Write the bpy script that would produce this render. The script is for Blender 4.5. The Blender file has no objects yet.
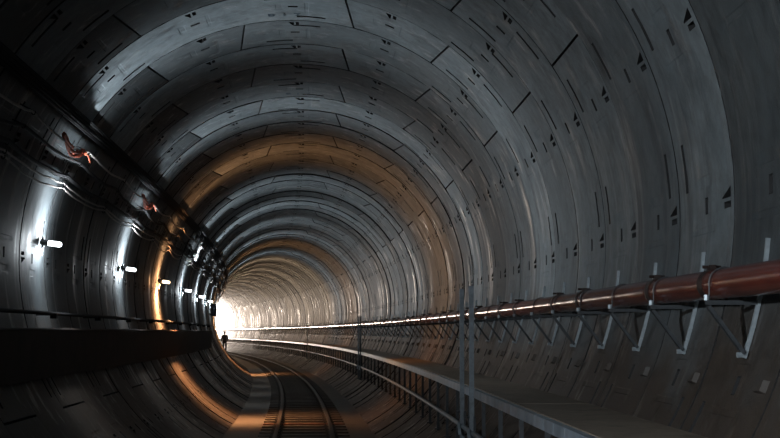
import bpy, bmesh, math, random
import numpy as np
from mathutils import Vector, Matrix, noise

random.seed(7)
R = 2.9                      # inner radius of the bore (m)
RC = R / 0.00437             # plan radius of the left hand curve (m)
W = 0.4716 * R               # ring width
S0 = 5.238 * R               # chainage of ring joint 0
FLOOR_B = -0.895             # flat track slab, in bore radii below the centre
CZ = -FLOOR_B * R            # world height of the bore centre
S_END = 58 * R               # tunnel mouth
sc = bpy.context.scene
COL = sc.collection
pi = math.pi


def P(s, a, b):
    """chainage s (m), offset right a (m), height above bore centre b (m) -> world"""
    t = s / RC
    return Vector((-RC * (1 - math.cos(t)) + a * math.cos(t), RC * math.sin(t) + a * math.sin(t), CZ + b))


def PR(s, a, b):             # the same in bore radii
    return P(s * R, a * R, b * R)


def heading(s):
    return s / RC


# ------------------------------------------------------------------ materials
def mat(name):
    m = bpy.data.materials.new(name)
    m.use_nodes = True
    nt = m.node_tree
    return m, nt, nt.nodes['Principled BSDF']


def N(nt, t, **kw):
    n = nt.nodes.new(t)
    for k, v in kw.items():
        if k in n.inputs:
            n.inputs[k].default_value = v
        else:
            setattr(n, k, v)
    return n


def simple(name, col, rough=.5, metal=0.0, var=.15, scale=12, bump=0.0, spec=.5):
    m, nt, p = mat(name)
    tc = N(nt, 'ShaderNodeTexCoord')
    no = N(nt, 'ShaderNodeTexNoise', Scale=scale, Detail=5.0, Roughness=.6)
    nt.links.new(tc.outputs['Object'], no.inputs['Vector'])
    r = N(nt, 'ShaderNodeValToRGB')
    r.color_ramp.elements[0].position = .3
    r.color_ramp.elements[1].position = .7
    r.color_ramp.elements[0].color = [c * (1 - var) for c in col] + [1]
    r.color_ramp.elements[1].color = [min(1, c * (1 + var)) for c in col] + [1]
    nt.links.new(no.outputs['Fac'], r.inputs['Fac'])
    nt.links.new(r.outputs['Color'], p.inputs['Base Color'])
    p.inputs['Roughness'].default_value = rough
    p.inputs['Metallic'].default_value = metal
    p.inputs['Specular IOR Level'].default_value = spec
    if bump:
        b = N(nt, 'ShaderNodeBump', Strength=bump, Distance=.01)
        nt.links.new(no.outputs['Fac'], b.inputs['Height'])
        nt.links.new(b.outputs['Normal'], p.inputs['Normal'])
    return m


def concrete(name, c0, c1, stain, rough=.5, spec=.5, use_tone=True, dust=None):
    """cast concrete: mottled grey, per segment tone, streaks of staining, fine grain"""
    m, nt, p = mat(name)
    L = nt.links.new
    tc = N(nt, 'ShaderNodeTexCoord')
    n1 = N(nt, 'ShaderNodeTexNoise', Scale=1.3, Detail=6.0, Roughness=.65)
    n2 = N(nt, 'ShaderNodeTexNoise', Scale=9.0, Detail=8.0, Roughness=.7)
    n3 = N(nt, 'ShaderNodeTexNoise', Scale=60.0, Detail=3.0, Roughness=.6)
    for n in (n1, n2, n3):
        L(tc.outputs['Object'], n.inputs['Vector'])
    base = N(nt, 'ShaderNodeValToRGB')
    base.color_ramp.elements[0].position = .32
    base.color_ramp.elements[1].position = .7
    base.color_ramp.elements[0].color = (*c0, 1)
    base.color_ramp.elements[1].color = (*c1, 1)
    L(n1.outputs['Fac'], base.inputs['Fac'])
    col = base.outputs['Color']
    # dark stains running down
    mp = N(nt, 'ShaderNodeMapping')
    mp.inputs['Scale'].default_value = (2.2, 2.2, .5)
    L(tc.outputs['Object'], mp.inputs['Vector'])
    n4 = N(nt, 'ShaderNodeTexNoise', Scale=1.6, Detail=7.0, Roughness=.7)
    L(mp.outputs['Vector'], n4.inputs['Vector'])
    sr = N(nt, 'ShaderNodeMapRange')
    sr.inputs['From Min'].default_value = .52
    sr.inputs['From Max'].default_value = .72
    L(n4.outputs['Fac'], sr.inputs['Value'])
    mx = N(nt, 'ShaderNodeMix', data_type='RGBA')
    L(sr.outputs['Result'], mx.inputs[0])
    L(col, mx.inputs[6])
    mx.inputs[7].default_value = (*stain, 1)
    col = mx.outputs[2]
    # fine mottling
    mm = N(nt, 'ShaderNodeMapRange')
    mm.inputs['From Min'].default_value = .25
    mm.inputs['From Max'].default_value = .75
    mm.inputs['To Min'].default_value = .6
    mm.inputs['To Max'].default_value = 1.35
    L(n2.outputs['Fac'], mm.inputs['Value'])
    m2 = N(nt, 'ShaderNodeMix', data_type='RGBA', blend_type='MULTIPLY')
    m2.inputs[0].default_value = 1
    L(col, m2.inputs[6])
    L(mm.outputs['Result'], m2.inputs[7])
    col = m2.outputs[2]
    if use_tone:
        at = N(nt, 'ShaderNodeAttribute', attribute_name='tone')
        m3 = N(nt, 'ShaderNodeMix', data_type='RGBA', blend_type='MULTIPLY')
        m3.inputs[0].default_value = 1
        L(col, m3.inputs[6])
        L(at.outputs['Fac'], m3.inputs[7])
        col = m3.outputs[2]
    if dust:
        # brown construction mud splashed on the lower lining
        sx = N(nt, 'ShaderNodeSeparateXYZ')
        L(tc.outputs['Object'], sx.inputs[0])
        ad = N(nt, 'ShaderNodeMath', operation='MULTIPLY_ADD')
        L(n1.outputs['Fac'], ad.inputs[0])
        ad.inputs[1].default_value = -1.6
        L(sx.outputs['Z'], ad.inputs[2])
        dr = N(nt, 'ShaderNodeMapRange')
        dr.inputs['From Min'].default_value = 1.5
        dr.inputs['From Max'].default_value = .7
        L(ad.outputs[0], dr.inputs['Value'])
        m4 = N(nt, 'ShaderNodeMix', data_type='RGBA')
        L(dr.outputs['Result'], m4.inputs[0])
        L(col, m4.inputs[6])
        m5 = N(nt, 'ShaderNodeMix', data_type='RGBA', blend_type='MULTIPLY')
        m5.inputs[0].default_value = 1
        m5.inputs[6].default_value = (*dust, 1)
        L(mm.outputs['Result'], m5.inputs[7])
        L(m5.outputs[2], m4.inputs[7])
        col = m4.outputs[2]
    L(col, p.inputs['Base Color'])
    rr = N(nt, 'ShaderNodeMapRange')
    rr.inputs['To Min'].default_value = rough - .12
    rr.inputs['To Max'].default_value = rough + .14
    L(n2.outputs['Fac'], rr.inputs['Value'])
    if use_tone:                # thin wet runs down the lining
        mw = N(nt, 'ShaderNodeMapping')
        mw.inputs['Scale'].default_value = (4, 4, .22)
        L(tc.outputs['Object'], mw.inputs['Vector'])
        nw_ = N(nt, 'ShaderNodeTexNoise', Scale=1.0, Detail=4.0, Roughness=.6)
        L(mw.outputs['Vector'], nw_.inputs['Vector'])
        wr = N(nt, 'ShaderNodeMapRange')
        wr.inputs['From Min'].default_value = .55
        wr.inputs['From Max'].default_value = .69
        L(nw_.outputs['Fac'], wr.inputs['Value'])
        mr = N(nt, 'ShaderNodeMix', data_type='FLOAT')
        L(wr.outputs['Result'], mr.inputs[0])
        L(rr.outputs['Result'], mr.inputs[2])
        mr.inputs[3].default_value = .28
        L(mr.outputs[0], p.inputs['Roughness'])
    else:
        L(rr.outputs['Result'], p.inputs['Roughness'])
    p.inputs['Specular IOR Level'].default_value = spec
    b = N(nt, 'ShaderNodeBump', Strength=.35, Distance=.008)
    ah = N(nt, 'ShaderNodeMath', operation='ADD')
    L(n2.outputs['Fac'], ah.inputs[0])
    L(n3.outputs['Fac'], ah.inputs[1])
    L(ah.outputs[0], b.inputs['Height'])
    L(b.outputs['Normal'], p.inputs['Normal'])
    return m


def emitter(name, col, strength):
    m, nt, p = mat(name)
    p.inputs['Base Color'].default_value = (.8, .8, .8, 1)
    p.inputs['Emission Color'].default_value = (*col, 1)
    p.inputs['Emission Strength'].default_value = strength
    return m


WHITE_LAMP = 6.0
M_LINING = concrete('lining_concrete', (.108, .130, .142), (.172, .195, .204), (.062, .070, .077), .6, .3, True, (.042, .032, .025))
M_GASKET_SHADE = simple('black_gasket_and_recess_shade', (.012, .012, .013), .9, 0, .2)
M_FLOOR = concrete('track_slab_concrete', (.062, .053, .044), (.10, .085, .07), (.026, .022, .019), .6, .4, False)
M_DECK = concrete('walkway_concrete', (.19, .15, .115), (.26, .21, .16), (.09, .07, .055), .6, .4, False)
M_EDGE = simple('painted_edge_blue_grey', (.22, .26, .30), .36, 0, .35, 5, .1)
M_PIPE = simple('red_oxide_pipe_paint', (.095, .022, .015), .2, 0, .3, 4, .05)
M_COUP = simple('dark_red_coupling_iron', (.022, .012, .010), .5, .1, .3)
M_GALV = simple('galvanised_steel', (.30, .345, .375), .45, .35, .25, 20)
M_GALVD = simple('dull_grey_steel', (.04, .045, .05), .55, .2, .25, 20)
M_POST = simple('weathered_post_steel', (.17, .20, .225), .5, .3, .25, 20)
M_RUST = simple('rusty_brown_ledge_paint', (.030, .020, .016), .7, 0, .35, 3, .15, .25)
M_DARKPIPE = simple('dark_handrail_paint', (.012, .012, .013), .8, 0, .2, 12, 0, .2)
M_TRAY = simple('black_cable_tray', (.008, .008, .009), .85, 0, .2, 12, 0, .15)
M_CABLE = simple('grey_cable_sheath', (.24, .22, .205), .65, 0, .25, 12, 0, .2)
M_CABLEB = simple('black_cable_sheath', (.010, .010, .011), .8, 0, .2, 12, 0, .2)
M_ORANGE = simple('orange_cable_sheath', (.36, .075, .035), .6, 0, .3, 30, 0, .2)
M_PLASTIC = simple('translucent_plastic_sheet', (.62, .62, .62), .35, 0, .15)
M_RAIL = simple('worn_rail_steel', (.035, .03, .027), .6, .1, .35, 8)
M_SLEEP = simple('oily_dark_sleeper', (.055, .045, .038), .6, 0, .4, 6, .2)
M_SLEEPRED = simple('rust_red_sleeper', (.16, .06, .035), .6, 0, .4, 6, .2)
M_PANEL = simple('dark_blue_box_paint', (.02, .024, .05), .5, 0, .15)
M_LAMPH = simple('black_lamp_holder', (.015, .015, .016), .4, 0, .1)
M_STENCIL = simple('faded_blue_stencil_paint', (.035, .055, .075), .7, 0, .3, 40)
M_BLACKPAINT = simple('black_marker_paint', (.02, .02, .02), .7, 0, .3, 40)
M_JACKET = simple('dark_work_jacket', (.045, .04, .042), .8, 0, .3, 10)
M_TROUS = simple('dark_work_trousers', (.03, .032, .04), .85, 0, .3, 10)
M_SKIN = simple('skin', (.42, .26, .19), .55, 0, .1)
M_HELMET = simple('dull_helmet', (.16, .15, .14), .35, 0, .1)
M_BOOT = simple('black_boots', (.015, .014, .013), .5, 0, .1)
M_BULB_W = emitter('white_lamp_glow', (.88, .95, 1.0), WHITE_LAMP)
M_BULB_O = emitter('sodium_lamp_glow', (1.0, .72, .42), WHITE_LAMP)
M_BULB_C = emitter('warm_white_lamp_glow', (1.0, .80, .60), WHITE_LAMP * 1.3)


# ------------------------------------------------------------------ mesh helpers
class MB:
    def __init__(self):
        self.v, self.f = [], []

    def add(self, vs, fs):
        o = len(self.v)
        self.v += [tuple(x) for x in vs]
        self.f += [tuple(i + o for i in f) for f in fs]
        return self

    def box(self, c, d, M=None):
        x, y, z = [k / 2 for k in d]
        vs = [Vector((sx * x, sy * y, sz * z)) for sx in (-1, 1) for sy in (-1, 1) for sz in (-1, 1)]
        c = Vector(c)
        vs = [(M @ k if M else k) + c for k in vs]
        return self.add(vs, [(0, 1, 3, 2), (4, 6, 7, 5), (0, 4, 5, 1), (2, 3, 7, 6), (0, 2, 6, 4), (1, 5, 7, 3)])

    def bar(self, p, q, w, h, up=(0, 0, 1)):
        """rectangular bar from p to q"""
        p, q = Vector(p), Vector(q)
        d = (q - p).normalized()
        up = Vector(up)
        if abs(d.dot(up)) > .95:
            up = Vector((0, 1, 0))
        x = d.cross(up).normalized()
        y = x.cross(d).normalized()
        vs = []
        for c in (p, q):
            for sx, sy in ((-1, -1), (1, -1), (1, 1), (-1, 1)):
                vs.append(c + x * sx * w / 2 + y * sy * h / 2)
        return self.add(vs, [(3, 2, 1, 0), (4, 5, 6, 7), (0, 1, 5, 4), (1, 2, 6, 5), (2, 3, 7, 6), (3, 0, 4, 7)])

    def channel(self, p, q, w, h, up, t=.004):
        """lipped strut channel: open towards +up"""
        p, q = Vector(p), Vector(q)
        d = (q - p).normalized()
        x = d.cross(Vector(up)).normalized()
        y = x.cross(d).normalized()
        pr = [(-w / 2, h / 2), (-w / 2, -h / 2), (w / 2, -h / 2), (w / 2, h / 2), (w / 2 - .25 * w, h / 2), (w / 2 - .25 * w, h / 2 - t),
              (w / 2 - t, h / 2 - t), (w / 2 - t, -h / 2 + t), (-w / 2 + t, -h / 2 + t), (-w / 2 + t, h / 2 - t), (-w / 2 + .25 * w, h / 2 - t), (-w / 2 + .25 * w, h / 2)]
        n = len(pr)
        vs = [c + x * a + y * b for c in (p, q) for a, b in pr]
        fs = [(i, (i + 1) % n, n + (i + 1) % n, n + i) for i in range(n)]
        caps = [(0, 1, 8, 9), (1, 2, 7, 8), (2, 3, 6, 7), (3, 4, 5, 6), (0, 9, 10, 11)]
        fs += [tuple(reversed(c)) for c in caps] + [tuple(i + n for i in c) for c in caps]
        return self.add(vs, fs)

    def tube(self, pts, r, n=10, caps=True):
        pts = [Vector(p) for p in pts]
        m = len(pts)
        vs, fs = [], []
        ux = None
        for i, p in enumerate(pts):
            d = (pts[min(i + 1, m - 1)] - pts[max(i - 1, 0)]).normalized()
            if ux is None:
                ref = Vector((0, 0, 1)) if abs(d.z) < .9 else Vector((1, 0, 0))
                ux = d.cross(ref).normalized()
            ux = (ux - d * ux.dot(d)).normalized()
            uy = d.cross(ux)
            rr = r[i] if isinstance(r, (list, tuple)) else r
            for k in range(n):
                a = 2 * pi * k / n
                vs.append(p + ux * math.cos(a) * rr + uy * math.sin(a) * rr)
        for i in range(m - 1):
            for k in range(n):
                fs.append((i * n + k, i * n + (k + 1) % n, (i + 1) * n + (k + 1) % n, (i + 1) * n + k))
        if caps:
            fs.append(tuple(range(n - 1, -1, -1)))
            fs.append(tuple((m - 1) * n + k for k in range(n)))
        return self.add(vs, fs)

    def sweep(self, prof, s0, s1, ds=.6):
        """closed polygon (a, b) in bore radii carried along the track line from s0 to s1 (m)"""
        k = max(1, int(math.ceil((s1 - s0) / ds)))
        n = len(prof)
        vs = [P(s0 + (s1 - s0) * i / k, a * R, b * R) for i in range(k + 1) for a, b in prof]
        fs = [(i * n + j, i * n + (j + 1) % n, (i + 1) * n + (j + 1) % n, (i + 1) * n + j) for i in range(k) for j in range(n)]
        fs += [tuple(range(n - 1, -1, -1)), tuple(k * n + j for j in range(n))]
        return self.add(vs, fs)

    def build(self, name, m, parent=None, smooth=35, bevel=0, origin=None):
        me = bpy.data.meshes.new(name)
        vs = self.v
        if origin is None and parent is not None:
            origin = parent.matrix_basis
        if isinstance(origin, Matrix):
            inv = origin.inverted()
            vs = [tuple(inv @ Vector(p)) for p in vs]
        me.from_pydata(vs, [], self.f)
        bm = bmesh.new()
        bm.from_mesh(me)
        bmesh.ops.recalc_face_normals(bm, faces=bm.faces)
        bm.to_mesh(me)
        bm.free()
        me.materials.append(m)
        if smooth:
            me.polygons.foreach_set('use_smooth', [True] * len(me.polygons))
            me.set_sharp_from_angle(angle=math.radians(smooth))
        o = bpy.data.objects.new(name, me)
        COL.objects.link(o)
        if parent is not None:
            o.parent = parent
        elif isinstance(origin, Matrix):
            o.matrix_basis = origin
        if bevel:
            b = o.modifiers.new('bevel', 'BEVEL')
            b.width = bevel
            b.segments = 2
        return o


def frame_at(s, a, b):
    """matrix: x = right, y = along the tunnel, z = up at a place in the bore (metres)"""
    return Matrix.Translation(P(s, a, b)) @ Matrix.Rotation(heading(s), 4, 'Z')


def empty(name, label, cat, M, group=None):
    o = bpy.data.objects.new(name, None)
    COL.objects.link(o)
    o.matrix_basis = M
    o.empty_display_size = .2
    tag(o, label, cat, group)
    return o


def tag(o, label, cat, group=None):
    o['label'] = label
    o['category'] = cat
    if group:
        o['group'] = group
    return o


def structure(o):
    o['kind'] = 'structure'
    return o


def dup(root, M, label, group=None):
    r = root.copy()
    COL.objects.link(r)
    r.matrix_basis = M
    r['label'] = label
    if group:
        r['group'] = group
    for ch in list(root.children):
        c = ch.copy()
        COL.objects.link(c)
        c.parent = r
        for g in list(ch.children):
            d = g.copy()
            COL.objects.link(d)
            d.parent = c
    return r


ORD = ('first second third fourth fifth sixth seventh eighth ninth tenth eleventh twelfth thirteenth fourteenth fifteenth sixteenth '
       'seventeenth eighteenth nineteenth twentieth').split()
ORD += ['twenty-' + w for w in ORD[:9]] + ['thirtieth']

# ------------------------------------------------------------------ segmental lining
KEYT = 2.5


def ring_segments(i):
    """[(from, to, taper_from, taper_to)] angles in degrees clockwise from the crown"""
    js = [(13, 35.5), (35.5, 102), (102, 169), (169, 236), (236, 303), (303, 373)]
    out = []
    for a, b in js:
        ta = {13: -1, 35.5: 1}.get(a, 0)
        tb = {35.5: 1, 373: -1}.get(b, 0)
        if i % 2:
            out.append((-b, -a, -tb, -ta))
        else:
            out.append((a, b, ta, tb))
    return out


def seg_home(a, b):
    c = ((a + b) / 2 + 180) % 360 - 180
    if abs(c) < 30:
        return 'ceiling'
    if 150 < abs(c):
        return 'wall_bottom'
    return 'wall_right' if c > 0 else 'wall_left'


SHELL = {k: dict(v=[], f=[], tone=[], m=[]) for k in ('ceiling', 'wall_left', 'wall_right', 'wall_bottom')}
GAP = .011                      # half a joint (m)
GAPD = GAP / R * 180 / pi
EPS_V, EPS_U = .012, .16
POCK_V = [.05, .062, .10, .15, .20, .212]
rng = random.Random(11)


def lining_segment(store, home, i, a0, a1, t0, t1, detail):
    sA = S0 + i * W
    odd = i % 2
    u_lines = set()
    n = max(3, int((a1 - a0) / (3.2 if detail else 5)))
    lo, hi = a0 + GAPD, a1 - GAPD
    for k in range(n + 1):
        u_lines.add(lo + (hi - lo) * k / n)
    v_lines = {(GAP if i < 8 else .006) / W, .5, 1 - (GAP if i < 8 else .006) / W, .77, .87, .94}
    cuts = []                   # (u0,u1,v0,v1,depth, kind)
    if detail:
        k0 = math.ceil((a0 + 3) / 22.5)
        while k0 * 22.5 < a1 - 3:
            c = k0 * 22.5
            if abs(c % 360 - 112.5) < 1:      # these pockets are packed with a knob of grout
                cuts.append((c - 1.1, c + .5, .06, .17, -.03, 'tri'))
            else:
                cuts.append((c - 1.5, c - .15, .05, .19, .085, 'tri'))
                cuts.append((c + .3, c + 1.1, .05, .16, .085, 'rect'))
            cuts.append((c - 1.1, c + 1.1, .44, .49, .05, 'rect'))
            if detail > 1:
                cuts.append((c + 2.6, c + 3.6, .30, .72, .004, 'rect'))
                cuts.append((c - 4.0, c - 2.4, .34, .60, .004, 'rect'))
            k0 += 1
        sg = -1 if odd else 1
        for c, vv in ((4, 1), (-3, 0), (42, 1), (51, 0), (63, 1), (-40, 1), (-49, 0), (-64, 1), (84, 0), (-84, 1), (118, 1), (140, 0), (-118, 0), (-140, 1), (-156, 0), (156, 1)):
            c = sg * c
            for cc in (c - 360, c, c + 360):
                if a0 + 4.5 < cc < a1 - 4.5:
                    v0 = .16 if vv == 0 else .80
                    cuts.append((cc - 3.2, cc + 3.2, v0, v0 + .046, .085, 'slot'))
    for (u0, u1, v0, v1, d, kd) in cuts:
        for x in (u0, u0 + EPS_U, u1 - EPS_U, u1):
            u_lines.add(x)
        for x in (v0, v0 + EPS_V, v1 - EPS_V, v1):
            v_lines.add(x)
        if kd == 'tri':
            v_lines.add((v0 + v1) / 2)
    gp = (GAP if i < 8 else .006) / W
    us, vs_ = [], []
    for x in sorted(u_lines):
        if lo <= x <= hi and (not us or x - us[-1] > .03):
            us.append(x)
    for x in sorted(v_lines):
        if not vs_ or x - vs_[-1] > .003:
            vs_.append(x)
    us[-1] = hi
    nu, nv = len(us), len(vs_)
    amp = 1 if i < 12 else 2
    off = rng.uniform(-.004, .004) * amp
    tilt = rng.uniform(-.006, .006) * amp
    tilt2 = rng.uniform(-.004, .004)
    tone = RING_TONE[i] * rng.uniform(.88, 1.1) * (.5 if home == 'ceiling' and i < 0 and (a0 + a1) / 2 % 360 > 180 else 1) * ((.27 if i >= 0 else .18) if home == 'wall_left' else 1)  # left-hand segments darkened; on the wall it paints in the shade between lamps
    U = np.array(us)[:, None] * np.ones((1, nv))
    V = np.ones((nu, 1)) * np.array(vs_)[None, :]
    D = np.zeros((nu, nv))
    UW = U.copy()
    for (u0, u1, v0, v1, d, kd) in cuts:
        if kd == 'tri':
            frac = .15 + .85 * np.clip((v1 - V) / (v1 - v0), 0, 1)
            act = (U >= u0 - 1e-6) & (U <= u1 + 1e-6) & (V > v0 - .002) & (V < v1 + .002)
            UW = np.where(act, u1 - (u1 - U) * frac, UW)
        if True:
            ins = (U > u0 + .02) & (U < u1 - .02) & (V > v0 + .004) & (V < v1 - .004)
        D = np.where(ins, np.maximum(D, d) if d > 0 else d, D)
    # the key is a wedge, so its two longitudinal joints lean
    w0 = np.clip(1 - (U - a0) / 8, 0, 1) * t0
    w1 = np.clip(1 - (a1 - U) / 8, 0, 1) * t1
    U2 = UW + (w0 + w1) * KEYT * (.5 - V)
    rad = R + off + tilt * (V - .5) + tilt2 * (U - (a0 + a1) / 2) / max(1, (a1 - a0)) + D
    # small arris at the panel edges, then the side faces of the joint
    ed = (V < gp + 1e-6) | (V > 1 - gp - 1e-6)
    rad = rad + np.where(ed, .004, 0) + RING_LIP[i] * np.clip((V - .77) / .23, 0, 1) ** 2
    rad[0, :] += .003
    rad[-1, :] += .003
    s = sA + V * W
    ph = np.radians(U2)
    a = rad * np.sin(ph)
    b = rad * np.cos(ph)
    t = s / RC
    X = -RC * (1 - np.cos(t)) + a * np.cos(t)
    Y = RC * np.sin(t) + a * np.sin(t)
    Z = CZ + b
    o = sum(len(x) for x in store['v'])
    pts = np.stack([X, Y, Z], -1).reshape(-1, 3)
    idx = np.arange(nu * nv).reshape(nu, nv)
    q = np.stack([idx[:-1, :-1], idx[:-1, 1:], idx[1:, 1:], idx[1:, :-1]], -1).reshape(-1, 4)
    # rim running outwards
    rim = np.concatenate([idx[0, :], idx[1:, -1], idx[-1, -2::-1], idx[-2:0:-1, 0]])
    rr = np.hypot(a, b).reshape(-1)[rim]
    ro = (R + .075)
    fa, fb, ft = a.reshape(-1)[rim] * ro / rr, b.reshape(-1)[rim] * ro / rr, t.reshape(-1)[rim]
    rp = np.stack([-RC * (1 - np.cos(ft)) + fa * np.cos(ft), RC * np.sin(ft) + fa * np.sin(ft), CZ + fb], -1)
    m = len(rim)
    j = np.arange(m)
    q2 = np.stack([rim, rim[(j + 1) % m], nu * nv + (j + 1) % m, nu * nv + j], -1)
    allv = np.concatenate([pts, rp])
    store['v'].append(allv)
    deep = (D > .02)  # recess faces take the gasket black, painting in their shade
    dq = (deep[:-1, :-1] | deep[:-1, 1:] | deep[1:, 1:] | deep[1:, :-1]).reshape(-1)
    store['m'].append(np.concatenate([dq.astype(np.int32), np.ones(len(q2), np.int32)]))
    store['f'].append(np.concatenate([q, q2]) + o)
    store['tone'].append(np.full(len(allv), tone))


I0, I1 = -22, int((S_END - S0) / W)
trng = random.Random(5)
RING_TONE = {i: trng.uniform(.72, 1.2) for i in range(I0, I1 + 1)}
RING_LIP = {i: (max(0, trng.uniform(-.012, .022)) * (1 if i < 12 else 1.8) if i > 3 else 0) for i in range(I0, I1 + 1)}
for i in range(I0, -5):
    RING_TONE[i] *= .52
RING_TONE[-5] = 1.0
RING_TONE[3] *= .8
for i in range(I0, I1):
    detail = 2 if -9 <= i < 14 else (1 if -9 <= i < 40 else 0)
    for (a0, a1, t0, t1) in ring_segments(i):
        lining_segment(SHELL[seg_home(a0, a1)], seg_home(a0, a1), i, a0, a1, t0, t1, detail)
for nm, st in SHELL.items():
    v = np.concatenate(st['v'])
    f = np.concatenate(st['f']).astype(np.int32)
    me = bpy.data.meshes.new(nm)
    me.vertices.add(len(v))
    me.vertices.foreach_set('co', v.astype(np.float32).ravel())
    me.loops.add(len(f) * 4)
    me.loops.foreach_set('vertex_index', f.ravel())
    me.polygons.add(len(f))
    me.polygons.foreach_set('loop_start', np.arange(0, len(f) * 4, 4, dtype=np.int32))
    me.polygons.foreach_set('use_smooth', np.ones(len(f), dtype=bool))
    me.update(calc_edges=True)
    me.validate()
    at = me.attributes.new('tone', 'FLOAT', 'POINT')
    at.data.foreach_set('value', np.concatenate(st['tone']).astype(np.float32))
    me.set_sharp_from_angle(angle=math.radians(24))
    me.materials.append(M_LINING)
    me.materials.append(M_GASKET_SHADE)
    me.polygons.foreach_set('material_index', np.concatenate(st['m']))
    o = bpy.data.objects.new(nm, me)
    COL.objects.link(o)
    structure(o)
SA, SB = S0 + I0 * W, S0 + I1 * W

# dark gasket shell behind the joints, added also to stop light leaks
mb = MB()
ns, npz = int((SB - SA) / 1.2), 72
for k in range(ns + 1):
    s = SA + (SB - SA) * k / ns
    for j in range(npz):
        ph = 2 * pi * j / npz
        mb.v.append(tuple(P(s, (R + .11) * math.sin(ph), (R + .11) * math.cos(ph))))
mb.f = [(k * npz + j, k * npz + (j + 1) % npz, (k + 1) * npz + (j + 1) % npz, (k + 1) * npz + j) for k in range(ns) for j in range(npz)]
structure(mb.build('wall_outer', M_GASKET_SHADE))
# unseen plug added behind the camera to shut daylight out of the bore
mb = MB()
c = P(SA, 0, 0)
mb.tube([P(SA - .3, 0, 0), P(SA + .02, 0, 0)], R + .12, 64)
structure(mb.build('wall_back_light_block', M_LINING))

# flat track slab in the invert
hw = math.sqrt(1 - FLOOR_B ** 2) + .006
structure(MB().sweep([(-hw, FLOOR_B), (hw, FLOOR_B), (.30, -.965), (-.30, -.965)], SA, SB, 1.2).build('floor', M_FLOOR))

# ------------------------------------------------------------------ track
RA = (-.137, .191)              # rail centre lines
RAILTOP = -.8755


def rail_profile(c):
    h = RAILTOP
    pr = [(-.0125, h - .0025), (-.0095, h), (.0095, h), (.0125, h - .0025), (.0125, h - .009), (.0035, h - .012), (.0035, h - .027), (.019, h - .0305), (.019, h - .034),
          (-.019, h - .034), (-.019, h - .0305), (-.0035, h - .027), (-.0035, h - .012), (-.0125, h - .009)]
    return [(c + x, max(y, FLOOR_B + .004)) if y < FLOOR_B else (c + x, y) for x, y in pr]


RAIL_S0 = -2 * R
# rails stand on the sleepers; the sleepers are let into the slab
RAILTOP = -.866
for c, lb in ((RA[0], 'worn steel rail, the one beside the lit orange patch of floor'), (RA[1], 'worn steel rail, the one beside the raised walkway')):
    tag(MB().sweep(rail_profile(c), RAIL_S0, SB, .7).build('rail', M_RAIL), lb, 'rail', 'track rails')

SL_STEP = .26 * R
sl0 = None
k = 0
s = 6.0 * R
vis = 0
while s < 44 * R:
    M = frame_at(s, .027 * R, FLOOR_B * R)
    red = abs(s / R - 9.38) < .13
    far = s > 16.5 * R
    if s < 7.6 * R:
        lb, g = 'dark sleeper under the rails below the picture edge, hidden from view', 'sleepers'
    elif red:
        lb, g = 'rusty red sleeper between the rails, redder than all the others', 'sleepers'
    elif far:
        lb, g = 'dark oily sleeper far up the track where the sleepers blur together', 'sleepers'
    else:
        lb, g = 'dark oily sleeper, %s between the rails counting from the bottom edge' % ORD[min(vis, 29)], 'sleepers'
    if s >= 7.6 * R:
        if sl0 is None or red:
            r_ = empty('sleeper', lb, 'sleeper', M, g)
            b = MB()
            L = .27 * R
            b.box(M @ Vector((0, 0, .012)), (2 * L, .22, .034), M.to_3x3())
            b.build('timber', M_SLEEPRED if red else M_SLEEP, r_, bevel=.006)
            for c in RA:
                for sg in (-1, 1):
                    q = MB()
                    x0 = (c - .027) * R + sg * .075
                    q.box(M @ Vector((x0, 0, .036)), (.05, .09, .014), M.to_3x3())
                    q.tube([M @ Vector((x0, 0, .03)), M @ Vector((x0, 0, .062))], .012, 8)
                    q.build('rail_clip', M_RAIL, r_)
            if not red:
                sl0 = r_
        else:
            dup(sl0, M, lb, g)
        vis += 1
    s += SL_STEP

# ------------------------------------------------------------------ raised walkway along the right hand wall
bounds = [-3, 3.9, 14.4, 25, 36, 47, 57.5]
where = ['nearest length of concrete walkway in the lower corner, closest to the red pipe brackets', 'second length of concrete walkway, the one the pair of tall posts stands beside',
         'third length of concrete walkway, beyond the first far post', 'fourth length of concrete walkway, between the second and third far posts',
         'fifth length of concrete walkway, level with the standing person', 'last length of concrete walkway in the glare past the person']
DE, DB = .654, -.481
for n_, (x0, x1) in enumerate(zip(bounds[:-1], bounds[1:])):
    M = frame_at(x0 * R, DE * R, DB * R)
    r_ = empty('walkway_slab', where[n_], 'walkway', M, 'lengths of walkway')
    g = .006
    wall_a = math.sqrt(1 - DB ** 2) - .002
    wall_b = math.sqrt(1 - (DB - .03) ** 2) - .004
    MB().sweep([(DE + .018, DB), (wall_a, DB), (wall_b, DB - .03), (DE + .018, DB - .03)], x0 * R + .02, x1 * R - .02, .6).build('deck', M_DECK, r_)
    # edge beam cast in short units with open joints
    e = MB()
    u = x0 * R + .01
    step = W / 3
    while u < x1 * R - .02:
        v1 = min(u + step - .012, x1 * R - .01)
        e.sweep([(DE, DB - .003), (DE + .0185, DB - .003), (DE + .0185, DB - .031), (DE, DB - .031)], u, v1, 1)
        u += step
    e.sweep([(DE + .004, DB - .006), (DE + .018, DB - .006), (DE + .018, DB - .029), (DE + .004, DB - .029)], x0 * R + .012, x1 * R - .012, 1)
    e.build('edge_beam', M_EDGE, r_)
    u = (math.ceil((x0 + .1) / .4716) * .4716)
    pb = -math.sqrt(1 - (DE + .012) ** 2)
    while u < x1 - .05:
        if u < 40:
            p = MB()
            p.bar(PR(u, DE + .012, pb + .004), PR(u, DE + .012, DB - .031), .036, .036, (1, 0, 0))
            p.box(PR(u, DE + .012, pb + .012), (.09, .09, .012), Matrix.Rotation(heading(u * R), 3, 'Z'))
            p.build('support_post', M_GALVD, r_)
        u += .4716
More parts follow.
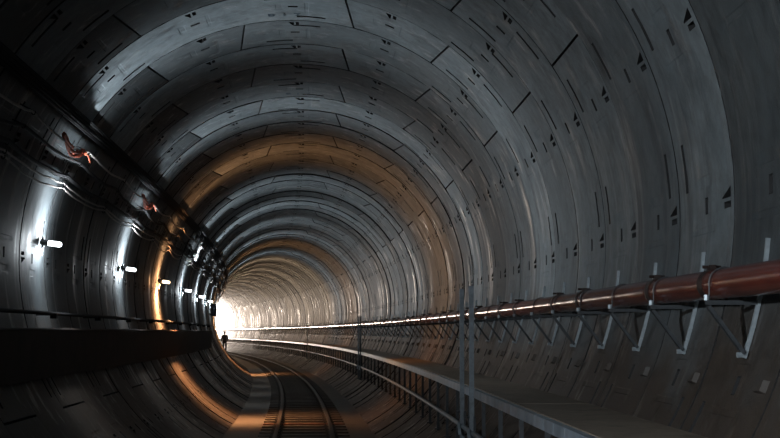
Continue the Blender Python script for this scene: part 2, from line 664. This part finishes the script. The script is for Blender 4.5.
# pipe run under the walkway
lr = MB()
lr.tube([PR(x, .643, -.63) for x in np.arange(2, 58, .25)], .026, 10)
tag(lr.build('conduit', M_POST), 'pale grey steel conduit running low behind the posts under the walkway edge', 'pipe')

# tall channel posts at the walkway edge
PB = -math.sqrt(1 - .64 ** 2) + .012
posts = [(4.85, 'tall grey steel channel post at the walkway edge, taller nearer one of the close pair'), (5.20, 'tall grey steel channel post at the walkway edge, farther one of the close pair'),
         (13.95, 'grey steel post at the walkway edge, nearer of the slim far pair'), (14.28, 'grey steel post at the walkway edge, farther of the slim far pair'),
         (24.9, 'thin grey post at the walkway edge, the next beyond the slim far pair'), (37.5, 'thinnest grey post at the walkway edge, close to the person and the glare')]
for s, lb in posts:
    M = frame_at(s * R, .64 * R, PB * R)
    r_ = empty('channel_post', lb, 'post', M, 'posts at the walkway edge')
    MB().channel(PR(s, .64, PB), PR(s, .64, -.122), .05, .046, (-1, 0, 0)).build('upright', M_POST, r_)
    b = MB()
    b.box(PR(s, .64, PB + .004), (.13, .13, .014), Matrix.Rotation(heading(s * R), 3, 'Z'))
    b.build('base_plate', M_GALVD, r_)
    b = MB()
    b.box(PR(s, .648, -.60), (.02, .12, .16), Matrix.Rotation(heading(s * R), 3, 'Z'))
    for z in (-.575, -.625):
        b.tube([PR(s, .648, z), PR(s, .622, z)], .014, 8)
    b.build('clamp', M_GALVD, r_)
    b = MB()
    b.bar(PR(s - .07, .625, -.655), PR(s - .02, .625, -.615), .03, .01, (0, 0, 1))
    b.build('strap', M_GALV, r_)

# ------------------------------------------------------------------ red pipeline on wall brackets
PA, PBV, PRAD = .905, -.190, .0285
pipe = empty('pipeline', 'long rust red water pipe running along the wall on brackets above the walkway', 'pipe', frame_at(2 * R, PA * R, PBV * R))
MB().tube([PR(x, PA, PBV) for x in np.arange(-2, 57.5, .2)], PRAD * R, 24).build('barrel', M_PIPE, pipe)
cs = 2.70
kk = 0
while cs < 40:
    c = MB()
    for dx, rr in ((-.035, 1.0), (0, 1.16), (.035, 1.0)):
        pass
    c.tube([PR(cs - .018, PA, PBV), PR(cs - .016, PA, PBV), PR(cs + .016, PA, PBV), PR(cs + .018, PA, PBV)], [PRAD * R * 1.02, PRAD * R * 1.07, PRAD * R * 1.07, PRAD * R * 1.02], 24)
    c.box(PR(cs, PA - .004, PBV + PRAD * 1.14), (.04, .06, .03), Matrix.Rotation(heading(cs * R), 3, 'Z'))
    c.tube([PR(cs, PA - .022, PBV + PRAD * 1.2), PR(cs, PA + .014, PBV + PRAD * 1.2)], .009, 8)
    co = c.build('coupling', M_COUP, pipe)
    kk += 1
    cs += .4716 * (1 if kk % 2 else 2)

br0 = None
n_ = 0
for k in range(0, 82):
    s = 2.15 + k * .4716
    M = frame_at(s * R, .97 * R, -.2265 * R)
    if k == 0:
        lb = 'steel pipe bracket outermost at the picture edge, mostly out of view'
    elif k < 20:
        lb = 'galvanised strut bracket holding the red pipe, %s along from the nearest picture edge' % ORD[k - 1]
    else:
        lb = 'tiny distant strut bracket under the red pipe where brackets merge together'
    if br0 is None:
        r_ = empty('pipe_bracket', lb, 'bracket', M, 'brackets under the red pipe')
        w = MB()
        bs = [-.105 - .225 * j / 8 for j in range(9)]
        for b0, b1 in zip(bs[:-1], bs[1:]):
            w.bar(PR(s, math.sqrt(1 - b0 * b0) - .0055, b0 + .0006), PR(s, math.sqrt(1 - b1 * b1) - .0055, b1 - .0006), .025, .022, (1, 0, 0))
        w.build('wall_channel', M_GALV, r_)
        w = MB()
        w.channel(PR(s, .868, -.2265), PR(s, .965, -.2265), .03, .024, (0, 0, 1))
        w.build('arm', M_GALVD, r_)
        w = MB()
        w.bar(PR(s, .872, -.233), PR(s, .938, -.322), .05, .02, (0, 0, 1))
        w.build('brace', M_GALVD, r_)
        w = MB()
        pts = []
        for j in range(13):
            an = pi * j / 12
            pts.append(PR(s, PA + math.cos(an) * PRAD * 1.06, PBV + math.sin(an) * PRAD * 1.06))
        pts = [PR(s, PA + PRAD * 1.06, -.2205)] + pts + [PR(s, PA - PRAD * 1.06, -.2205)]
        w.tube(pts, .0045, 6)
        w.build('pipe_strap', M_GALVD, r_)
        w = MB()
        w.tube([PR(s, .869, -.222), PR(s, .869, -.212)], .016, 6)
        w.build('bolt', M_GALV, r_)
        w = MB()
        w.tube([PR(s, .944, -.325), PR(s, .925, -.325)], .016, 6)
        w.build('bolt', M_GALV, r_)
        br0 = r_
    else:
        dup(br0, M, lb, 'brackets under the red pipe')

# ------------------------------------------------------------------ ledge, rail and cables on the left hand wall
ledge = empty('wall_ledge', 'long dark brown steel ledge box running along the shadowed wall beside the lamps', 'ledge', frame_at(3 * R, -.88 * R, -.36 * R))
ledge['kind'] = 'thing'
MB().sweep([(-.873, -.449), (-.873, -.279), (-.877, -.275), (-.8885, -.275), (-.8885, -.449)], -3 * R, 15 * R, .7).build('fascia', M_RUST, ledge)
MB().sweep([(-.890, -.276), (-.955, -.276), (-.950, -.288), (-.890, -.288)], -3 * R, 15 * R, .7).build('top_plate', M_RUST, ledge)
MB().tube([PR(x, -.878, -.2745) for x in np.arange(-3, 15.01, .3)], .02, 8).build('top_lip', M_RUST, ledge)

hr = empty('wall_handrail', 'thin dark pipe rail running along the wall just above the brown ledge', 'rail', frame_at(3 * R, -.90 * R, -.212 * R))
MB().tube([PR(x, -.905, -.212) for x in np.arange(-3, 15.6, .3)], .021, 10).build('rail_tube', M_DARKPIPE, hr)
for x in np.arange(3.3, 15.5, 1.06):
    b = MB()
    b.bar(PR(x, -.905, -.214), PR(x, -.972, -.214), .03, .03)
    b.box(PR(x, -.905, -.222), (.07, .07, .05), Matrix.Rotation(heading(x * R), 3, 'Z'))
    b.build('bracket', M_DARKPIPE, hr)

tray = empty('cable_tray', 'black cable tray running high along the haunch above the lamps', 'tray', frame_at(3 * R, -.81 * R, .55 * R))
ca, cb = -.824, .538
tx, ty = .56, .83                       # tangent of the haunch
nx, ny = .83, -.56                      # inwards
prof = [(ca + tx * u + nx * v, cb + ty * u + ny * v) for u, v in ((-.026, -.005), (.026, -.005), (.026, .010), (.023, .010), (.023, -.002), (-.023, -.002), (-.023, .010), (-.026, .010))]
MB().sweep(prof, -3 * R, 50 * R, .7).build('channel', M_TRAY, tray)
cr = random.Random(3)
for j in range(4):
    u = -.018 + .012 * j
    c = MB()
    pts = []
    for x in np.arange(-3, 50, .16):
        wob = .003 * math.sin(x * 3 + j) + cr.uniform(-.001, .001)
        pts.append(PR(x, ca + tx * u + nx * (.006 + wob * .6), cb + ty * u + ny * (.006 + wob * .6)))
    c.tube(pts, .013, 6)
    c.build('tray_cable', M_CABLEB, tray)
for x in np.arange(2.6, 45, 1.18):
    b = MB()
    b.bar(PR(x, ca, cb), PR(x, -.838 - .012, .545 + .006), .03, .02)
    b.build('hanger', M_TRAY, tray)


def wall_cable(name, label, a, b, rad, m, sag, seed, s0=2.5, s1=30, hook=True, step=1.06):
    q = random.Random(seed)
    root = empty(name, label, 'cable', frame_at(s0 * R, a * R, b * R))
    pts = []
    hooks = np.arange(s0, s1, step)
    amps = [q.uniform(.5, 1.4) * sag for _ in hooks]
    for h, am in zip(hooks[:-1], amps):
        for t in np.arange(0, 1, .1):
            x = h + t * step
            dz = -am * 4 * t * (1 - t) + .004 * noise.noise(Vector((x * 7, seed, 0)))
            da = .010 * noise.noise(Vector((x * 2.3, seed + 9, 0)))
            pts.append(PR(x, a + da, b + dz))
    MB().tube(pts, rad, 7).build('sheath', m, root)
    if hook:
        rr = math.hypot(a, b)
        for h in hooks[:-1]:
            k = MB()
            k.bar(PR(h, a, b), PR(h, a / rr * .992, b / rr * .992), .016, .012)
            k.tube([PR(h, a + .006 * math.cos(t), b - .004 + .008 * math.sin(t)) for t in np.linspace(pi * .9, pi * 2.2, 8)], .006, 5)
            k.build('hook', M_TRAY, root)
    return root


wall_cable('grey_cable', 'grey sagging cable under the black tray, carrying the orange bundles', -.830, .445, .013, M_CABLE, .022, 1)
wall_cable('black_cable', 'black sagging cable looped just below the orange bundles', -.862, .40, .018, M_CABLEB, .03, 2)
wall_cable('pale_twin_cable', 'pale grey cable above the lamps, upper strand of the twin pair', -.922, .315, .011, M_CABLE, .018, 3)
wall_cable('pale_twin_cable', 'pale grey cable above the lamps, lower drooping strand of the twin pair', -.926, .298, .011, M_CABLE, .03, 4)
wall_cable('thick_black_cable', 'thick black cable running along the wall just above the twin pale cables', -.915, .345, .026, M_CABLEB, .012, 5, s1=40)

for sA_, lb in ((5.12, 'orange cable bundle tied up above the nearest white lamp'), (7.42, 'smaller looking orange cable bundle tied up above the second white lamp')):
    q = random.Random(int(sA_ * 10))
    root = empty('orange_cable_bundle', lb, 'cable', frame_at(sA_ * R, -.83 * R, .44 * R), 'orange cable bundles')
    for j in range(4):
        c = MB()
        pts = []
        for t in np.linspace(0, 1, 40):
            x = sA_ + .46 * t
            an = j * pi / 2 + t * 8
            rr_ = .004 + .010 * math.sin(pi * t) * (.7 + .3 * math.sin(t * 19 + j))
            pts.append(PR(x, -.824 + rr_ * math.cos(an), .440 - .040 * math.sin(pi * min(1, t * 1.15)) - .012 * t + rr_ * math.sin(an)))
        c.tube(pts, .014, 8)
        c.build('cable_strand', M_ORANGE, root)
    c = MB()
    e = PR(sA_ + .45, -.82, .425)
    c.tube([e, e + Vector((.02, .05, -.03)), e + Vector((.03, .09, -.09))], .008, 6)
    c.build('loose_end', M_ORANGE, root)

# crumpled plastic sheet hung from the haunch
pm = MB()
g = 12
ps = 11.9
for i in range(g + 1):
    for j in range(g + 1):
        u, v = i / g, j / g
        n1 = noise.noise(Vector((u * 5, v * 5, 3)))
        n2 = noise.noise(Vector((u * 9, v * 9, 8)))
        wdt = .35 * (1 - .35 * v)
        pm.v.append(tuple(PR(ps + (u - .5) * wdt + .02 * n2, -.83 - .05 * v + .03 * n1 + .012 * n2, .47 - .15 * v + .012 * n1)))
pm.f = [(i * (g + 1) + j, i * (g + 1) + j + 1, (i + 1) * (g + 1) + j + 1, (i + 1) * (g + 1) + j) for i in range(g) for j in range(g)]
po = pm.build('plastic_sheet', M_PLASTIC, smooth=0)
sm = po.modifiers.new('thickness', 'SOLIDIFY')
sm.thickness = .004
tag(po, 'crumpled pale plastic sheet caught on the cables high above the fourth lamp', 'sheet')

# box hanging from the wall close to the glare
M = frame_at(17.2 * R, -.93 * R, -.02 * R)
bx = empty('hanging_box', 'dark blue box fixed to the wall against the white glare', 'box', M)
b = MB()
b.box(M @ Vector((.02, 0, 0)), (.17, .25, .45), M.to_3x3())
b.build('case', M_PANEL, bx, bevel=.015)
b = MB()
b.bar(M @ Vector((-.13, 0, .15)), M @ Vector((-.05, 0, .15)), .05, .05)
b.bar(M @ Vector((-.13, 0, -.15)), M @ Vector((-.05, 0, -.15)), .05, .05)
b.build('mount', M_LAMPH, bx)

# ------------------------------------------------------------------ lamps
def lamp_light(name, col, power, spread=.50, down=.25, wall=.6, wide=False):
    """point source with the photometric profile of a shaded tunnel fitting: most light is thrown across
    the bore (little along it), less back onto its own wall and less straight down"""
    l = bpy.data.lights.new(name, 'POINT')
    l.energy = power
    l.shadow_soft_size = .05
    l.color = col
    l.use_nodes = True
    nt = l.node_tree
    em = nt.nodes['Emission']

    def M_(op, a, b=None):
        n = N(nt, 'ShaderNodeMath', operation=op)
        for j, x in enumerate((a, b)):
            if x is None:
                continue
            if isinstance(x, (int, float)):
                n.inputs[j].default_value = x
            else:
                nt.links.new(x, n.inputs[j])
        return n.outputs[0]

    def MR(x, f0, f1, t0, t1):
        n = N(nt, 'ShaderNodeMapRange', interpolation_type='SMOOTHSTEP')
        for nm, v in (('From Min', f0), ('From Max', f1), ('To Min', t0), ('To Max', t1)):
            n.inputs[nm].default_value = v
        nt.links.new(x, n.inputs['Value'])
        return n.outputs['Result']
    tc = N(nt, 'ShaderNodeTexCoord')
    sx = N(nt, 'ShaderNodeSeparateXYZ')
    nt.links.new(tc.outputs['Normal'], sx.inputs[0])
    wid = MR(sx.outputs['X'], -.6, .3, spread * 1.4, spread)
    q = M_('DIVIDE', sx.outputs['Y'], wid)
    e = M_('EXPONENT', M_('MULTIPLY', M_('POWER', M_('ABSOLUTE', q), 3.0), -1.0))
    e = M_('MULTIPLY', e, MR(sx.outputs['X'], -.75, .35, wall, 1.0))
    e = M_('MULTIPLY', e, MR(sx.outputs['Z'], -.75, -.05, down, 1.0))
    if wide:                        # unseen floodlight added to brighten only the near right wall
        e = MR(sx.outputs['X'], .08, .5, 0.0, 1.0)
    low = MR(sx.outputs['Z'], -.45, -.2, 1.0, 0.0)
    acr = MR(sx.outputs['X'], .5, .78, 0.0, .75)
    e = M_('MULTIPLY', e, M_('SUBTRACT', 1.0, M_('MULTIPLY', low, acr)))
    nt.links.new(e, em.inputs['Strength'])
    return l


POWER = 460
LIGHTS = {'w': lamp_light('white_lamp', (.86, .94, 1.0), POWER), 'o': lamp_light('sodium_lamp', (1.0, .46, .19), POWER * .9, spread=.46, down=7.0),
          'c': lamp_light('warm_lamp', (1.0, .62, .36), POWER * 2.2), 'f': lamp_light('glare_fill_lamp', (1.0, .90, .82), POWER * 8), 'b': lamp_light('near_wall_fill_lamp', (.86, .94, 1.0), POWER * 3.6, wide=True)}  # far glare and near right wall get unseen fill lamps, added to brighten them
lampS = [5.45, 7.72, 9.70, 11.8, 13.9, 16.0, 18.1, 20.2] + [22.4 + 2.15 * k for k in range(15)]
LA, LB = -.905, .060
nw = 0
for k, s in enumerate(lampS + [.4]):
    orange = k in (2, 7)
    warm = 9 <= k < 23
    hidden = k >= 8
    if k == 2:
        lb, g = 'orange sodium lamp, the nearer orange one, third lamp along the wall', 'orange lamps'
    elif k == 7:
        lb, g = 'orange sodium lamp far up the wall, the farther of the two orange', 'orange lamps'
    elif k == 0:
        lb, g = 'white tube lamp on the dark wall, biggest one near the picture edge', 'white lamps'
    elif k == 1:
        lb, g = 'white tube lamp on the dark wall, second along and last before the orange', 'white lamps'
    elif k < 7:
        lb, g = 'white tube lamp, %s one beyond the nearer orange lamp' % ORD[k - 3], 'white lamps'
    else:
        lb, g = 'wall lamp or added fill lamp out of sight round the bend or behind the camera', 'hidden lamps'
    s += .10
    M = frame_at(s * R, LA * R, LB * R)
    r_ = empty('wall_lamp', lb, 'lamp', M, g)
    A = M @ Vector((-.215, .03, .03))
    Bp = M @ Vector((0, 0, 0))
    d = (Bp - A).normalized()
    t = MB()
    Ls = (Bp - A).length
    prof = [(.06, .022), (.065, .031), (Ls - .03, .031), (Ls - .012, .026), (Ls - .002, .014), (Ls, .004)]
    t.tube([A + d * x for x, _ in prof], [r for _, r in prof], 14)
    t.build('glowing_tube', M_BULB_O if orange else (M_BULB_C if warm else M_BULB_W), r_)
    # the fitting throws its light mostly across the tunnel (photometric profile below)
    ld = bpy.data.objects.new('lamp_light', LIGHTS['o' if orange else ('f' if warm and s > 46.5 else 'c' if warm else ('b' if k == 23 else 'w'))])
    COL.objects.link(ld)
    ld.parent = r_
    ld.location = (.06, .10, 0)
    t = MB()
    t.tube([A - d * .03, A + d * .058, A + d * .066], [.034, .034, .026], 12)
    t.build('socket', M_LAMPH, r_)
    t = MB()
    t.bar(A + Vector((0, 0, -.05)), A + Vector((0, 0, .06)), .05, .02, (1, 0, 0))
    t.tube([A + Vector((0, 0, -.04)), A + Vector((0, -.05, -.09)), A + Vector((0, -.06, -.16))], .008, 6)
    t.build('wall_mount', M_LAMPH, r_)

# stencilled ring numbers on the crown
def text_mesh(txt, size, m, name):
    cu = bpy.data.curves.new(name, 'FONT')
    cu.body = txt
    cu.size = size
    cu.extrude = .001
    cu.space_character = 1.6
    cu.align_x = 'CENTER'
    o = bpy.data.objects.new(name, cu)
    COL.objects.link(o)
    dg = bpy.context.evaluated_depsgraph_get()
    me = bpy.data.meshes.new_from_object(o.evaluated_get(dg))
    bpy.data.objects.remove(o)
    me.materials.clear()
    me.materials.append(m)
    return me


ceil_o = bpy.data.objects['ceiling']
lw_o = bpy.data.objects['wall_left']
tm = text_mesh('817', .19, M_STENCIL, 'stencil_number')
for i in (0, 4):
    s = S0 + (i + .80) * W
    ph = math.radians(-2.2 + .4 * i)
    p = P(s, (R - .006) * math.sin(ph), (R - .006) * math.cos(ph))
    h = heading(s)
    # text lies on the vault: reads along the ring, top towards the camera
    X = Vector((math.cos(h), math.sin(h), 0)) * math.cos(ph) - Vector((0, 0, 1)) * math.sin(ph)
    Zn = -(Vector((math.cos(h), math.sin(h), 0)) * math.sin(ph) + Vector((0, 0, 1)) * math.cos(ph))
    Yv = Zn.cross(X)
    Mx = Matrix((X, Yv, Zn)).transposed().to_4x4()
    Mx.translation = p
    o = bpy.data.objects.new('stencil_number', tm)
    COL.objects.link(o)
    o.parent = ceil_o
    o.matrix_basis = Mx

# ------------------------------------------------------------------ the person standing on the track
def skin_mesh(name, verts, edges, radii, m, parent, root=0, sub=2):
    me = bpy.data.meshes.new(name)
    me.from_pydata(verts, edges, [])
    o = bpy.data.objects.new(name, me)
    COL.objects.link(o)
    o.parent = parent
    o.modifiers.new('skin', 'SKIN')
    lay = me.skin_vertices[0].data if me.skin_vertices else None
    if lay is None:
        bm = bmesh.new()
        bm.from_mesh(me)
        bm.verts.layers.skin.verify()
        bm.to_mesh(me)
        bm.free()
        lay = me.skin_vertices[0].data
    for i, r in enumerate(radii):
        lay[i].radius = (r, r) if not isinstance(r, tuple) else r
        lay[i].use_root = (i == root)
    ss = o.modifiers.new('sub', 'SUBSURF')
    ss.levels = ss.render_levels = sub
    me.materials.append(m)
    return o


Mp = frame_at(43 * R, .15 * R, FLOOR_B * R + .03) @ Matrix.Rotation(pi, 4, 'Z')
per = empty('person', 'lone person in dark work clothes standing on the track against the glare', 'person', Mp)
V_ = [(0, 0, .95), (0, .0, 1.12), (0, .01, 1.30), (0, .02, 1.42), (0, .02, 1.50), (0, .03, 1.58), (0, .035, 1.66), (0, .03, 1.72),
      (.10, 0, .90), (.11, .03, .50), (.10, -.02, .10), (.11, .10, .04),
      (-.10, 0, .90), (-.12, -.05, .50), (-.11, -.12, .11), (-.12, 0, .05),
      (.18, .02, 1.42), (.25, -.02, 1.16), (.24, .08, .93), (.235, .11, .85),
      (-.18, .02, 1.42), (-.26, -.02, 1.16), (-.24, .08, .93), (-.235, .11, .85)]
E_ = [(0, 1), (1, 2), (2, 3), (3, 4), (4, 5), (5, 6), (6, 7), (0, 8), (8, 9), (9, 10), (10, 11), (0, 12), (12, 13), (13, 14), (14, 15),
      (3, 16), (16, 17), (17, 18), (18, 19), (3, 20), (20, 21), (21, 22), (22, 23)]
rad = [(.15, .11), (.14, .10), (.16, .11), (.13, .09), .055, .075, .088, .06, .09, .06, .042, .04, .09, .06, .042, .04, .06, .045, .033, .03, .06, .045, .033, .03]
skin_mesh('body', V_, E_, rad, M_SKIN, per)
JV = [(0, 0, .86), (0, 0, 1.0), (0, .01, 1.28), (0, .02, 1.42), (0, .02, 1.49), (.18, .02, 1.42), (.26, -.02, 1.16), (.245, .08, .93), (-.18, .02, 1.42), (-.27, -.02, 1.16), (-.245, .08, .93)]
JE = [(0, 1), (1, 2), (2, 3), (3, 4), (3, 5), (5, 6), (6, 7), (3, 8), (8, 9), (9, 10)]
skin_mesh('jacket', JV, JE, [(.20, .15), (.19, .14), (.20, .14), (.16, .11), .07, .085, .068, .055, .085, .068, .055], M_JACKET, per)
TV = [(0, 0, .95), (.10, 0, .88), (.11, .03, .50), (.10, -.02, .10), (-.10, 0, .88), (-.12, -.05, .50), (-.11, -.12, .11)]
skin_mesh('trousers', TV, [(0, 1), (1, 2), (2, 3), (0, 4), (4, 5), (5, 6)], [(.17, .13), .115, .08, .062, .115, .08, .062], M_TROUS, per)
for sx, fy, tz in ((.10, -.02, .0), (-.11, -.12, .01)):
    skin_mesh('boot', [(sx, fy, .14 + tz), (sx, fy, .055 + tz), (sx, fy + .09, .05 + tz), (sx, fy + .17, .045 + tz)], [(0, 1), (1, 2), (2, 3)], [.06, .058, .052, .042], M_BOOT, per)
hm = MB()
for i in range(7):
    el = (pi / 2) * i / 6
    for j in range(16):
        az = 2 * pi * j / 16
        rr = .118 * math.cos(el)
        br = 1.18 if i == 0 else 1
        hm.v.append(tuple(Mp @ Vector((rr * br * math.cos(az), .035 + rr * br * 1.12 * math.sin(az), 1.69 + .12 * math.sin(el)))))
hm.f = [(i * 16 + j, i * 16 + (j + 1) % 16, (i + 1) * 16 + (j + 1) % 16, (i + 1) * 16 + j) for i in range(6) for j in range(16)]
hm.build('helmet', M_HELMET, per)

# ------------------------------------------------------------------ daylight at the tunnel mouth
wd = bpy.data.worlds.new('daylight')
sc.world = wd
wd.use_nodes = True
bg = wd.node_tree.nodes['Background']
bg.inputs['Color'].default_value = (1.0, .82, .68, 1)
bg.inputs['Strength'].default_value = 85.0
pl = bpy.data.lights.new('daylight_portal', 'AREA')
pl.shape = 'SQUARE'
pl.size = 2 * R + .2
pl.cycles.is_portal = True
po = bpy.data.objects.new('daylight_portal', pl)
COL.objects.link(po)
po.matrix_basis = frame_at(SB - .05, 0, 0) @ Matrix.Rotation(-pi / 2, 4, 'X')

# dusty air lit by the daylight near the mouth
m, nt, p = mat('dusty_air')
nt.nodes.remove(p)
vsn = N(nt, 'ShaderNodeVolumeScatter')
vsn.inputs['Color'].default_value = (1, .97, .94, 1)
vsn.inputs['Density'].default_value = .008
vsn.inputs['Anisotropy'].default_value = .3
nt.links.new(vsn.outputs[0], nt.nodes['Material Output'].inputs['Volume'])
hz = MB().sweep([(.93 * math.sin(2 * pi * k / 24), max(.93 * math.cos(2 * pi * k / 24), FLOOR_B + .02)) for k in range(24)], 45 * R, SB - .2, 3).build('haze', m)
tag(hz, 'pale dusty haze glowing with daylight at the far end of the tunnel', 'haze')
hz['kind'] = 'stuff'

# ------------------------------------------------------------------ camera
cd = bpy.data.cameras.new('camera')
cam = bpy.data.objects.new('camera', cd)
COL.objects.link(cam)
cd.sensor_width = 36
cd.lens = 36 * 1400 / 780
cd.clip_end = 500
yaw, pit = .02204, .08048
cam.location = P(0, .1989 * R, -.2817 * R)
fw = Vector((math.sin(yaw) * math.cos(pit), math.cos(yaw) * math.cos(pit), math.sin(pit)))
cam.rotation_euler = fw.to_track_quat('-Z', 'Y').to_euler()
sc.camera = cam

vs = sc.view_settings
vs.view_transform = 'Standard'
vs.look = 'None'
vs.gamma = 1
vs.exposure = 0.0
vs.use_curve_mapping = False
sc.cycles.use_denoising = True
sc.cycles.max_bounces = 8
sc.cycles.diffuse_bounces = 3
sc.cycles.sample_clamp_indirect = 6
